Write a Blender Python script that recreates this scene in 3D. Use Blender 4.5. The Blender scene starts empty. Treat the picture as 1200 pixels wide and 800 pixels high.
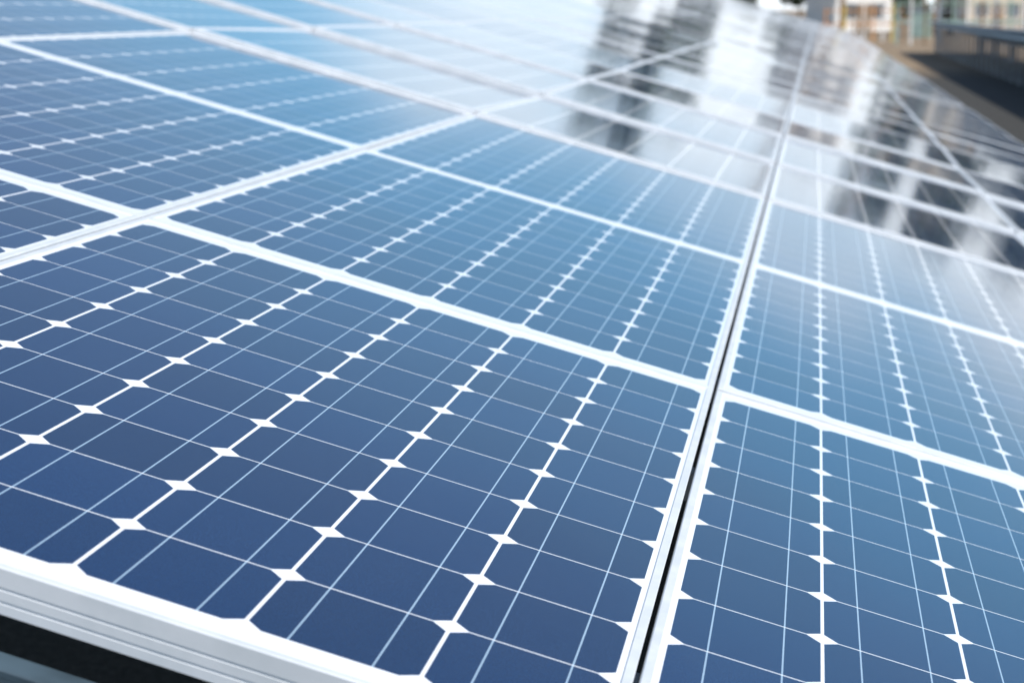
import bpy, bmesh, math, random
import numpy as np
from mathutils import Matrix, Vector
random.seed(7); rng=np.random.default_rng(7)
S=0.159                      # cell pitch in metres
MU,NV=0.115,0.30             # cell edge -> seam centre line, in cells
PU,PV=6+2*MU,10+2*NV
GU,GV=0.019,0.010            # half gaps between modules
F,CX,CY,CZ,a,b,c=2.39207,5.99599,-10.24117,3.9319,-1.37604,-0.0979,-0.27468
def rot(a,b,c):
    ca,sa,cb,sb,cc,sc=np.cos(a),np.sin(a),np.cos(b),np.sin(b),np.cos(c),np.sin(c)
    return np.array([[cc,-sc,0],[sc,cc,0],[0,0,1]])@np.array([[1,0,0],[0,ca,-sa],[0,sa,ca]])@np.array([[cb,-sb,0],[sb,cb,0],[0,0,1]])
R=rot(a,b,c)
A=np.array([0,1.,0]); up=np.cross(R[0],A); up/=np.linalg.norm(up); Xr=np.cross(A,up)
M=np.stack([Xr,A,up])        # plane -> world
Rc=M@R.T
cam_loc=M@(np.array([CX,CY,CZ])*S)
def W(u,v,z=0): return M@(np.array([u,v,z])*S)
low=W(-MU+3*PU,0)
GZ=float(low[2]-0.55)

sc=bpy.context.scene
col=sc.collection
# ---------- node helper ----------
def new_mat(name):
    m=bpy.data.materials.new(name); m.use_nodes=True
    nt=m.node_tree; bs=nt.nodes['Principled BSDF']; return m,nt,bs
class N:
    def __init__(s,nt): s.nt=nt
    def math(s,op,*args,clamp=False):
        n=s.nt.nodes.new('ShaderNodeMath'); n.operation=op; n.use_clamp=clamp
        for i,x in enumerate(args):
            if isinstance(x,(int,float)): n.inputs[i].default_value=x
            else: s.nt.links.new(x,n.inputs[i])
        return n.outputs[0]
    def mix(s,f,a,b):
        n=s.nt.nodes.new('ShaderNodeMix'); n.data_type='RGBA'
        for sock,x in ((n.inputs[0],f),(n.inputs[6],a),(n.inputs[7],b)):
            if isinstance(x,(int,float)): sock.default_value=x
            elif isinstance(x,tuple): sock.default_value=(*x,1)
            else: s.nt.links.new(x,sock)
        return n.outputs[2]
    def noise(s,scale,vec=None,detail=3,rough=.5):
        n=s.nt.nodes.new('ShaderNodeTexNoise'); n.inputs['Scale'].default_value=scale
        n.inputs['Detail'].default_value=detail; n.inputs['Roughness'].default_value=rough
        if vec is not None: s.nt.links.new(vec,n.inputs['Vector'])
        return n.outputs[0]
    def ramp(s,f,lo,hi,a=0.,b=1.):
        n=s.nt.nodes.new('ShaderNodeMapRange'); s.nt.links.new(f,n.inputs[0]); n.interpolation_type='SMOOTHSTEP'
        n.inputs[1].default_value=lo; n.inputs[2].default_value=hi
        n.inputs[3].default_value=a; n.inputs[4].default_value=b; return n.outputs[0]
    def bump(s,h,strength,dist):
        n=s.nt.nodes.new('ShaderNodeBump'); n.inputs['Strength'].default_value=strength
        n.inputs['Distance'].default_value=dist; s.nt.links.new(h,n.inputs['Height']); return n.outputs[0]

def simple(name,colr,rough=.7,metal=0,var=.15,scale=3,bump=0,spec=.5):
    m,nt,bs=new_mat(name); h=N(nt)
    tc=nt.nodes.new('ShaderNodeTexCoord').outputs['Object']
    n=h.noise(scale,tc,2,.6)
    lo=tuple(x*(1-var) for x in colr); hi=tuple(min(1,x*(1+var)) for x in colr)
    nt.links.new(h.mix(h.ramp(n,.3,.7),lo,hi),bs.inputs['Base Color'])
    bs.inputs['Roughness'].default_value=rough; bs.inputs['Metallic'].default_value=metal
    bs.inputs['Specular IOR Level'].default_value=spec
    if bump: nt.links.new(h.bump(h.noise(scale*6,tc,6,.6),.6,bump),bs.inputs['Normal'])
    return m

# ---------- PV laminate material ----------
pv,nt,bs=new_mat('pv_laminate'); h=N(nt)
tc=nt.nodes.new('ShaderNodeTexCoord').outputs['Object']
sx=nt.nodes.new('ShaderNodeSeparateXYZ'); nt.links.new(tc,sx.inputs[0])
u=h.math('DIVIDE',sx.outputs[0],S); v=h.math('DIVIDE',sx.outputs[1],S)
fu=h.math('FRACT',u); fv=h.math('FRACT',v)
du=h.math('MINIMUM',fu,h.math('SUBTRACT',1.0,fu)); dv=h.math('MINIMUM',fv,h.math('SUBTRACT',1.0,fv))
ins=h.math('MULTIPLY',h.math('MULTIPLY',h.math('GREATER_THAN',u,0.0),h.math('LESS_THAN',u,6.0)),
           h.math('MULTIPLY',h.math('GREATER_THAN',v,0.0),h.math('LESS_THAN',v,10.0)))
cell=h.math('MULTIPLY',h.math('MULTIPLY',h.math('GREATER_THAN',du,0.012),h.math('GREATER_THAN',dv,0.0065)),
            h.math('GREATER_THAN',h.math('ADD',du,dv),0.115))
cell=h.math('MULTIPLY',cell,ins)
bb=h.math('LESS_THAN',h.math('ABSOLUTE',h.math('SUBTRACT',h.math('ABSOLUTE',h.math('SUBTRACT',fu,.5)),.24)),.0052)
oi=nt.nodes.new('ShaderNodeObjectInfo')
cv=nt.nodes.new('ShaderNodeCombineXYZ')
nt.links.new(h.math('FLOOR',u),cv.inputs[0]); nt.links.new(h.math('FLOOR',v),cv.inputs[1]); nt.links.new(h.math('MULTIPLY',oi.outputs['Random'],97.0),cv.inputs[2])
wn=nt.nodes.new('ShaderNodeTexWhiteNoise'); nt.links.new(cv.outputs[0],wn.inputs['Vector'])
cellc=h.mix(wn.outputs['Value'],(.0004,.0125,.056),(.0007,.0200,.084))
fine=h.noise(900,tc,1,.6)
cellc=h.mix(h.math('MULTIPLY',h.ramp(fine,.5,.8),.32),cellc,(.008,.080,.22))
fing=h.math('LESS_THAN',h.math('FRACT',h.math('MULTIPLY',fv,64.0)),.05)
cellc=h.mix(h.math('MULTIPLY',fing,.12),cellc,(.20,.40,.56))
cellc=h.mix(h.math('MULTIPLY',bb,.85),cellc,(.40,.55,.68))
bc=h.mix(cell,(.86,.88,.90),cellc)
dn=h.noise(5,tc,3,.65)
bc=h.mix(h.math('MULTIPLY',h.ramp(dn,.35,.8),.006),bc,(.5,.5,.48))
nt.links.new(bc,bs.inputs['Base Color'])
bs.inputs['Roughness'].default_value=.5
bs.inputs['Specular IOR Level'].default_value=.05
bs.inputs['Coat Weight'].default_value=1.0
bs.inputs['Coat IOR'].default_value=1.5
nt.links.new(h.ramp(dn,.3,.8,.045,.08),bs.inputs['Coat Roughness'])
nt.links.new(h.bump(h.noise(260,tc,1,.5),.10,.0004),bs.inputs['Coat Normal'])

frm,nt,bs=new_mat('anodised_frame'); h=N(nt)
tc=nt.nodes.new('ShaderNodeTexCoord').outputs['Object']
n=h.noise(14,tc,3,.65)
nt.links.new(h.mix(h.ramp(n,.3,.7),(.62,.65,.67),(.72,.74,.76)),bs.inputs['Base Color'])
bs.inputs['Metallic'].default_value=.15; bs.inputs['Roughness'].default_value=.38
nt.links.new(h.bump(h.noise(300,tc,1),.08,.0003),bs.inputs['Normal'])
backm=simple('backsheet',(.7,.7,.7),.6)

# ---------- module mesh ----------
def module_mesh():
    x0,x1=(-MU+GU)*S,(6+MU-GU)*S; y0,y1=(-NV+GV)*S,(10+NV-GV)*S
    prof=[(.030,-.040),(0,-.040),(0,-.0315),(.0012,-.031),(.0012,-.029),(0,-.0285),(0,-.020),(.0012,-.0195),(.0012,-.0175),(0,-.017),
          (0,-.0012),(.0012,0),(.0098,0),(.0106,-.0008),(.0106,-.0065)]
    bm=bmesh.new(); rings=[]
    for d,z in prof:
        rings.append([bm.verts.new(p) for p in ((x0+d,y0+d,z),(x1-d,y0+d,z),(x1-d,y1-d,z),(x0+d,y1-d,z))])
    for r,q in zip(rings,rings[1:]):
        for k in range(4):
            f=bm.faces.new((r[k],r[(k+1)%4],q[(k+1)%4],q[k])); f.material_index=1
    d=.0102
    f=bm.faces.new([bm.verts.new(p) for p in ((x0+d,y0+d,-.0016),(x1-d,y0+d,-.0016),(x1-d,y1-d,-.0016),(x0+d,y1-d,-.0016))]); f.material_index=0
    f=bm.faces.new([bm.verts.new(p) for p in ((x0+d,y1-d,-.0062),(x1-d,y1-d,-.0062),(x1-d,y0+d,-.0062),(x0+d,y0+d,-.0062))]); f.material_index=2
    me=bpy.data.meshes.new('solar_panel'); bm.to_mesh(me); bm.free()
    for m in (pv,frm,backm): me.materials.append(m)
    return me
MOD=module_mesh()

def boxes_mesh(name,boxes,mats):
    vs=[];fs=[];mi=[]
    for x0,x1,y0,y1,z0,z1,k in boxes:
        b0=len(vs); vs+=[(x0,y0,z0),(x1,y0,z0),(x1,y1,z0),(x0,y1,z0),(x0,y0,z1),(x1,y0,z1),(x1,y1,z1),(x0,y1,z1)]
        for f in ((0,3,2,1),(4,5,6,7),(0,1,5,4),(1,2,6,5),(2,3,7,6),(3,0,4,7)): fs.append([b0+t for t in f]); mi.append(k)
    me=bpy.data.meshes.new(name); me.from_pydata(vs,[],fs); 
    for m in mats: me.materials.append(m)
    me.polygons.foreach_set('material_index',mi); me.update(); return me
def obj(name,me,parent=None,loc=None,mat=None):
    o=bpy.data.objects.new(name,me); col.objects.link(o)
    if parent: o.parent=parent
    if loc is not None: o.location=loc
    if mat is not None: o.matrix_local=mat
    return o

steel=simple('galvanised_steel',(.42,.46,.50),.45,.6,.2,8)
bluesteel=simple('painted_blue_grey_steel',(.075,.115,.145),.35,.3,.3,14)
M4=Matrix([list(M[k])+[0] for k in range(3)]+[[0,0,0,1]])

def array(i0,i1,j0,j1,base,sway,rowtilt):
    e=obj('solar_panel_array',None); e.empty_display_size=.5
    e.matrix_world=base@M4
    for j in range(j0,j1):
        rt=rowtilt.get(j,random.gauss(0,.22))
        for i in range(i0,i1):
            o=bpy.data.objects.new('solar_panel',MOD); col.objects.link(o); o.parent=e
            jit=0.02 if (j<1) else sway
            rx=math.radians(rt+random.gauss(0,1)*jit); ry=random.gauss(0,1)*math.radians(jit)
            cx,cy=3*S,5*S
            T=Matrix.Translation((i*PU*S+cx,j*PV*S+cy,0))@Matrix.Rotation(rx,4,'X')@Matrix.Rotation(ry,4,'Y')@Matrix.Translation((-cx,-cy,0))
            o.matrix_local=T
    bx=[]
    xa,xb=(-MU+i0*PU)*S,(-MU+i1*PU)*S
    for j in range(j0,j1):
        for t in (.22,.78):
            y=(-NV+(j+t)*PV)*S; bx.append((xa+.05,xb-.05,y-.02,y+.02,-.095,-.053,0))
    for i in range(i0,i1+1,2):
        x=(-MU+i*PU)*S; x=min(max(x,xa+.3),xb-.3)
        bx.append((x-.03,x+.03,(-NV+j0*PV)*S+.1,(-NV+j1*PV)*S-.1,-.18,-.098,0))
    obj('mounting_rails',boxes_mesh('mounting_rails',bx,[steel]),e)
    px=[]
    Bm=base@M4
    for j in range(j0,j1,1 if i1-i0<4 else 2):
        for i in range(i0,i1+1,2):
            x=(-MU+i*PU)*S; x=min(max(x,xa+.3),xb-.3)
            p=Bm@Vector((x,(-NV+(j+.5)*PV)*S,-.18))
            px.append((p.x-.035,p.x+.035,p.y-.035,p.y+.035,GZ-.3,p.z+.01,0))
    o=bpy.data.objects.new('posts',boxes_mesh('posts',px,[steel])); col.objects.link(o); o.parent=e; o.matrix_parent_inverse=Bm.inverted()
    return e
A1=array(-4,3,0,60,Matrix.Identity(4),.11,{0:0,1:.0,2:.05,3:-.8,4:-.15,5:-.6,6:.3})
beam=boxes_mesh('front_beam',[(-3.0,2.9,-.110,-.060,-.125,-.066,0),(-3.0,2.9,-.110,-.106,-.0655,-.060,0)],[bluesteel])
obj('front_beam',beam,A1)

X2=cam_loc[0]+4.3; top=W(-MU,0)
base2=Matrix.Translation((X2-top[0],20,(GZ+1.25)-top[2]))
A2=array(0,3,0,36,base2,.12,{})

# ---------- ground ----------
g,nt,bs=new_mat('ground'); h=N(nt)
tc=nt.nodes.new('ShaderNodeTexCoord').outputs['Object']
s2=nt.nodes.new('ShaderNodeSeparateXYZ'); nt.links.new(tc,s2.inputs[0])
n1=h.noise(35,tc,6,.75); n2=h.noise(.25,tc,3,.6)
grav=h.mix(h.ramp(n1,.35,.7),(.018,.017,.015),(.085,.08,.07))
tan=h.mix(h.ramp(h.noise(.9,tc,4,.7),.3,.7),(.17,.115,.07),(.36,.27,.17))
yy=h.math('ADD',s2.outputs[1],h.math('MULTIPLY',n2,14.0))
nt.links.new(h.mix(h.ramp(yy,54,70),grav,tan),bs.inputs['Base Color'])
bs.inputs['Roughness'].default_value=.95
nt.links.new(h.bump(n1,.8,.02),bs.inputs['Normal'])
me=bpy.data.meshes.new('ground'); L=3000
me.from_pydata([(-L,-L,0),(L,-L,0),(L,L,0),(-L,L,0)],[],[(0,1,2,3)]); me.materials.append(g)
obj('ground',me,loc=(0,0,GZ))

# ---------- background buildings ----------
cream=simple('cream_wall',(.60,.52,.42),.8); white=simple('white_wall',(.80,.78,.75),.7)
rooft=simple('roof_tile',(.10,.085,.08),.7,0,.3,10); winm=simple('window_glass',(.12,.13,.14),.1)
orange=simple('orange_paint',(.62,.28,.07),.5); yellow=simple('yellow_paint',(.70,.55,.14),.5)
green=simple('pale_green_sheet',(.30,.42,.36),.6); wood=simple('wood',(.24,.15,.08),.8,0,.3,6)
def house(x,y,w,d,hh,wall,rz=0):
    e=obj('house',None,loc=(x,y,GZ)); e.rotation_euler=(0,0,rz)
    obj('walls',boxes_mesh('walls',[(-w/2,w/2,-d/2,d/2,0,hh,0)],[wall]),e)
    bx=[];n=max(2,int(w/2.4))
    for k in range(n):
        xc=-w/2+(k+.5)*w/n
        for z in ((1.0,2.1),(3.8,4.9)):
            if z[1]<hh: bx.append((xc-.6,xc+.6,-d/2-.04,-d/2+.02,z[0],z[1],0)); bx.append((xc-.68,xc+.68,-d/2-.08,-d/2-.042,z[0]-.08,z[0],1))
    obj('windows',boxes_mesh('windows',bx,[winm,white]),e)
    obj('door',boxes_mesh('door',[(-.45,.45,-d/2-.06,-d/2+.02,0.05,2.05,0)],[wood]),e)
    o=.5; r=d*.28
    vs=[(-w/2-o,-d/2-o,hh),(w/2+o,-d/2-o,hh),(w/2+o,d/2+o,hh),(-w/2-o,d/2+o,hh),(-w/2-o,0,hh+r),(w/2+o,0,hh+r)]
    me=bpy.data.meshes.new('roof'); me.from_pydata(vs,[],[(0,1,5,4),(2,3,4,5),(1,2,5),(3,0,4),(3,2,1,0)]); me.materials.append(rooft)
    obj('roof',me,e)
def px2x(px,D): return cam_loc[0]+(px-957)/2392*D
house(px2x(992,160),164,4.5,7,5.6,white,.35); house(px2x(1145,190),194,6,8,5.6,cream,.3)
e=obj('storage_shed',None,loc=(px2x(1074,124),124,GZ))
obj('walls',boxes_mesh('walls',[(-.6,.6,-.8,.8,0,1.8,0)]+[(x,x+.04,-.83,-.803,0,1.8,0) for x in np.arange(-.6,.58,.18)],[green]),e)
obj('roof',boxes_mesh('roof',[(-.75,.75,-1.,1.,1.8,1.9,0)],[rooft]),e)
def poles(name,xs,y,hh,mats,r=.05,rail=True):
    bx=[]
    for k,x in enumerate(xs): bx.append((x-r,x+r,y-r,y+r,0,hh*(.9+.2*((k*37)%10)/10),k%len(mats)))
    if rail: bx.append((xs[0],xs[-1],y-.02,y+.02,hh*.45,hh*.5,0)); bx.append((xs[0],xs[-1],y-.02,y+.02,hh*.82,hh*.86,0))
    obj(name,boxes_mesh(name,bx,mats),loc=(0,0,GZ))
poles('barrier_fence',[px2x(p,108) for p in range(966,1062,11)],108,1.9,[orange,white,yellow,wood,white],.05)
poles('pipe_rack',[px2x(p,98) for p in range(1048,1210,16)],98,2.3,[green,white,wood,steel],.05)
poles('wire_fence',[px2x(p,118) for p in range(1050,1290,22)],118,1.9,[steel],.04)
def upole(x,y):
    e=obj('utility_pole',None,loc=(x,y,GZ))
    bm=bmesh.new(); bmesh.ops.create_cone(bm,cap_ends=True,segments=12,radius1=.17,radius2=.11,depth=11,matrix=Matrix.Translation((0,0,5.5)))
    me=bpy.data.meshes.new('pole'); bm.to_mesh(me); bm.free(); me.materials.append(wood); obj('pole',me,e)
    obj('crossarms',boxes_mesh('crossarms',[(-.9,.9,-.06,.06,9.8,9.95,0),(-.7,.7,-.06,.06,9,9.12,0),(.2,.5,-.2,.2,7.6,8.4,0)],[steel]),e)
upole(px2x(985,130),130); upole(px2x(1092,135),135)

# ---------- trees ----------
def leafmat(n,cc):
    m,nt,bs=new_mat(n); bs.inputs['Base Color'].default_value=(*cc,1); bs.inputs['Roughness'].default_value=.7; return m
leafm=[leafmat('leaf_%d'%k,cc) for k,cc in enumerate([(.035,.06,.02),(.055,.085,.03),(.025,.045,.018)])]
bark=simple('bark',(.09,.065,.045),.9)
def tree_geo(x,y,H,rad,seed,leaves=900,ls=.28):
    r=np.random.default_rng(seed); V=[];Fc=[];K=[]
    def limb(p,q,r0,r1):
        p=np.array(p,float);q=np.array(q,float);d=q-p;d/=np.linalg.norm(d)+1e-9
        t=np.cross(d,[.3,.9,.1]);t/=np.linalg.norm(t);s=np.cross(d,t);b0=len(V)
        for P,rr in((p,r0),(q,r1)):
            for k in range(6):
                an=k*math.pi/3; V.append(P+rr*(math.cos(an)*t+math.sin(an)*s))
        for k in range(6): Fc.append([b0+k,b0+(k+1)%6,b0+6+(k+1)%6,b0+6+k]);K.append(3)
    limb((x,y,0),(x+.1,y,H*.55),H*.022,H*.012)
    cl=[]
    for k in range(13):
        an=r.uniform(0,6.28);hz=r.uniform(.3,.93)*H;rr=rad*r.uniform(.2,.85)*(1.15-abs(hz/H-.55)*1.3)
        c_=np.array([x+math.cos(an)*rr,y+math.sin(an)*rr,hz]);cl.append((c_,rad*r.uniform(.28,.48),r.integers(0,3)))
        limb((x+.05,y,min(hz*.75,H*.55)),c_,H*.009,H*.003)
    for c_,cr_,k in cl:
        n=leaves//13; d=r.normal(size=(n,3)); d/=np.linalg.norm(d,axis=1)[:,None]
        P=c_+d*cr_*(r.uniform(.35,1.08,size=(n,1)))*[1,1,.8]
        A_=r.normal(size=(n,3));A_/=np.linalg.norm(A_,axis=1)[:,None];B_=np.cross(A_,r.normal(size=(n,3)));B_/=np.linalg.norm(B_,axis=1)[:,None]
        for i in range(n):
            b0=len(V);l=ls*r.uniform(.6,1.3); V.extend([P[i]-A_[i]*l,P[i]-B_[i]*l*.5,P[i]+A_[i]*l,P[i]+B_[i]*l*.5]);Fc.append([b0,b0+1,b0+2,b0+3]);K.append((k+ (i%5==0))%3)
    return V,Fc,K
def mk_trees(name,specs,leaves,ls):
    V=[];Fc=[];K=[]
    for sp in specs:
        v_,f_,k_=tree_geo(*sp,leaves=leaves,ls=ls); o=len(V); V+=v_; Fc+=[[t+o for t in f] for f in f_]; K+=k_
    me=bpy.data.meshes.new(name); me.from_pydata([tuple(p) for p in V],[],Fc)
    for m in leafm+[bark]: me.materials.append(m)
    me.polygons.foreach_set('material_index',K); me.update()
    obj(name,me,loc=(0,0,GZ))
cxw=cam_loc[0]
specs=[]
k=0
for az in np.arange(-20,20,1.5):
    D=205+rng.uniform(-12,12); H=2+D*math.tan(math.radians(rng.uniform(.4,1.4)))
    specs.append((cxw+D*math.tan(math.radians(az)),D,H,H*.5,100+k)); k+=1
mk_trees('tree_line',specs,330,.6)
for az,el,D,rr in ((-3.5,5.3,128,.27),(-5.6,2.4,132,.36),(3.6,3.0,140,.34),(5.6,3.6,138,.32),(8.0,3.0,150,.4)):
    H=D*math.tan(math.radians(el))+1.7
    mk_trees('deciduous_tree',[(cxw+D*math.tan(math.radians(az)),D,H,H*rr,int(D*7+az*10))],1500,.42)

# ---------- light ----------
el,az=math.radians(44),math.radians(118)   # azimuth clockwise from +Y
sdir=Vector((math.sin(az)*math.cos(el),math.cos(az)*math.cos(el),math.sin(el)))
sd=bpy.data.lights.new('sun','SUN'); sd.energy=5.0; sd.angle=math.radians(.5); sd.color=(1,.965,.91)
so=obj('sun',sd); so.rotation_euler=sdir.to_track_quat('Z','Y').to_euler()
w=bpy.data.worlds.new('World'); sc.world=w; w.use_nodes=True
nt=w.node_tree; h=N(nt); sky=nt.nodes.new('ShaderNodeTexSky'); sky.sky_type='NISHITA'; sky.sun_disc=False
sky.sun_elevation=el; sky.sun_rotation=az; sky.air_density=1.0; sky.dust_density=.4; sky.ozone_density=1.3
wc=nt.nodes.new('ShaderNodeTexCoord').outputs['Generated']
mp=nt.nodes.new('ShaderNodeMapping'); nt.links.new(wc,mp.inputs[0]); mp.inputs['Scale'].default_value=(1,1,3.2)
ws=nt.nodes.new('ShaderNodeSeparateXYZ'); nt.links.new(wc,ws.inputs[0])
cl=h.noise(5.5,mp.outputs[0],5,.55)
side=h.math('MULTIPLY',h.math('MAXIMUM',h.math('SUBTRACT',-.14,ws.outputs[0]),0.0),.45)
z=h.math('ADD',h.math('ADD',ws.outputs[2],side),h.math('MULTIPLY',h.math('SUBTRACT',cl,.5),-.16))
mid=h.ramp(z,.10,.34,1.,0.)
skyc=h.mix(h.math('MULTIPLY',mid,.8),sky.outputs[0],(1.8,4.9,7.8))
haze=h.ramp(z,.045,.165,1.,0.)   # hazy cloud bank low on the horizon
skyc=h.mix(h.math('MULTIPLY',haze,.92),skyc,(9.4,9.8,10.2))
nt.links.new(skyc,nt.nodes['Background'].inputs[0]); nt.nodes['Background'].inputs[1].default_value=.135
sc.view_settings.view_transform='Standard'; sc.view_settings.look='None'; sc.view_settings.exposure=0

# ---------- camera ----------
cd=bpy.data.cameras.new('camera'); cd.sensor_width=36; cd.sensor_fit='HORIZONTAL'; cd.lens=F*36/1.2
cd.clip_end=8000; cd.clip_start=.05
cd.dof.use_dof=True; cd.dof.focus_distance=2.35; cd.dof.aperture_fstop=7.5
co=obj('camera',cd)
co.matrix_world=Matrix([list(Rc[k])+[cam_loc[k]] for k in range(3)]+[[0,0,0,1]])
sc.camera=co
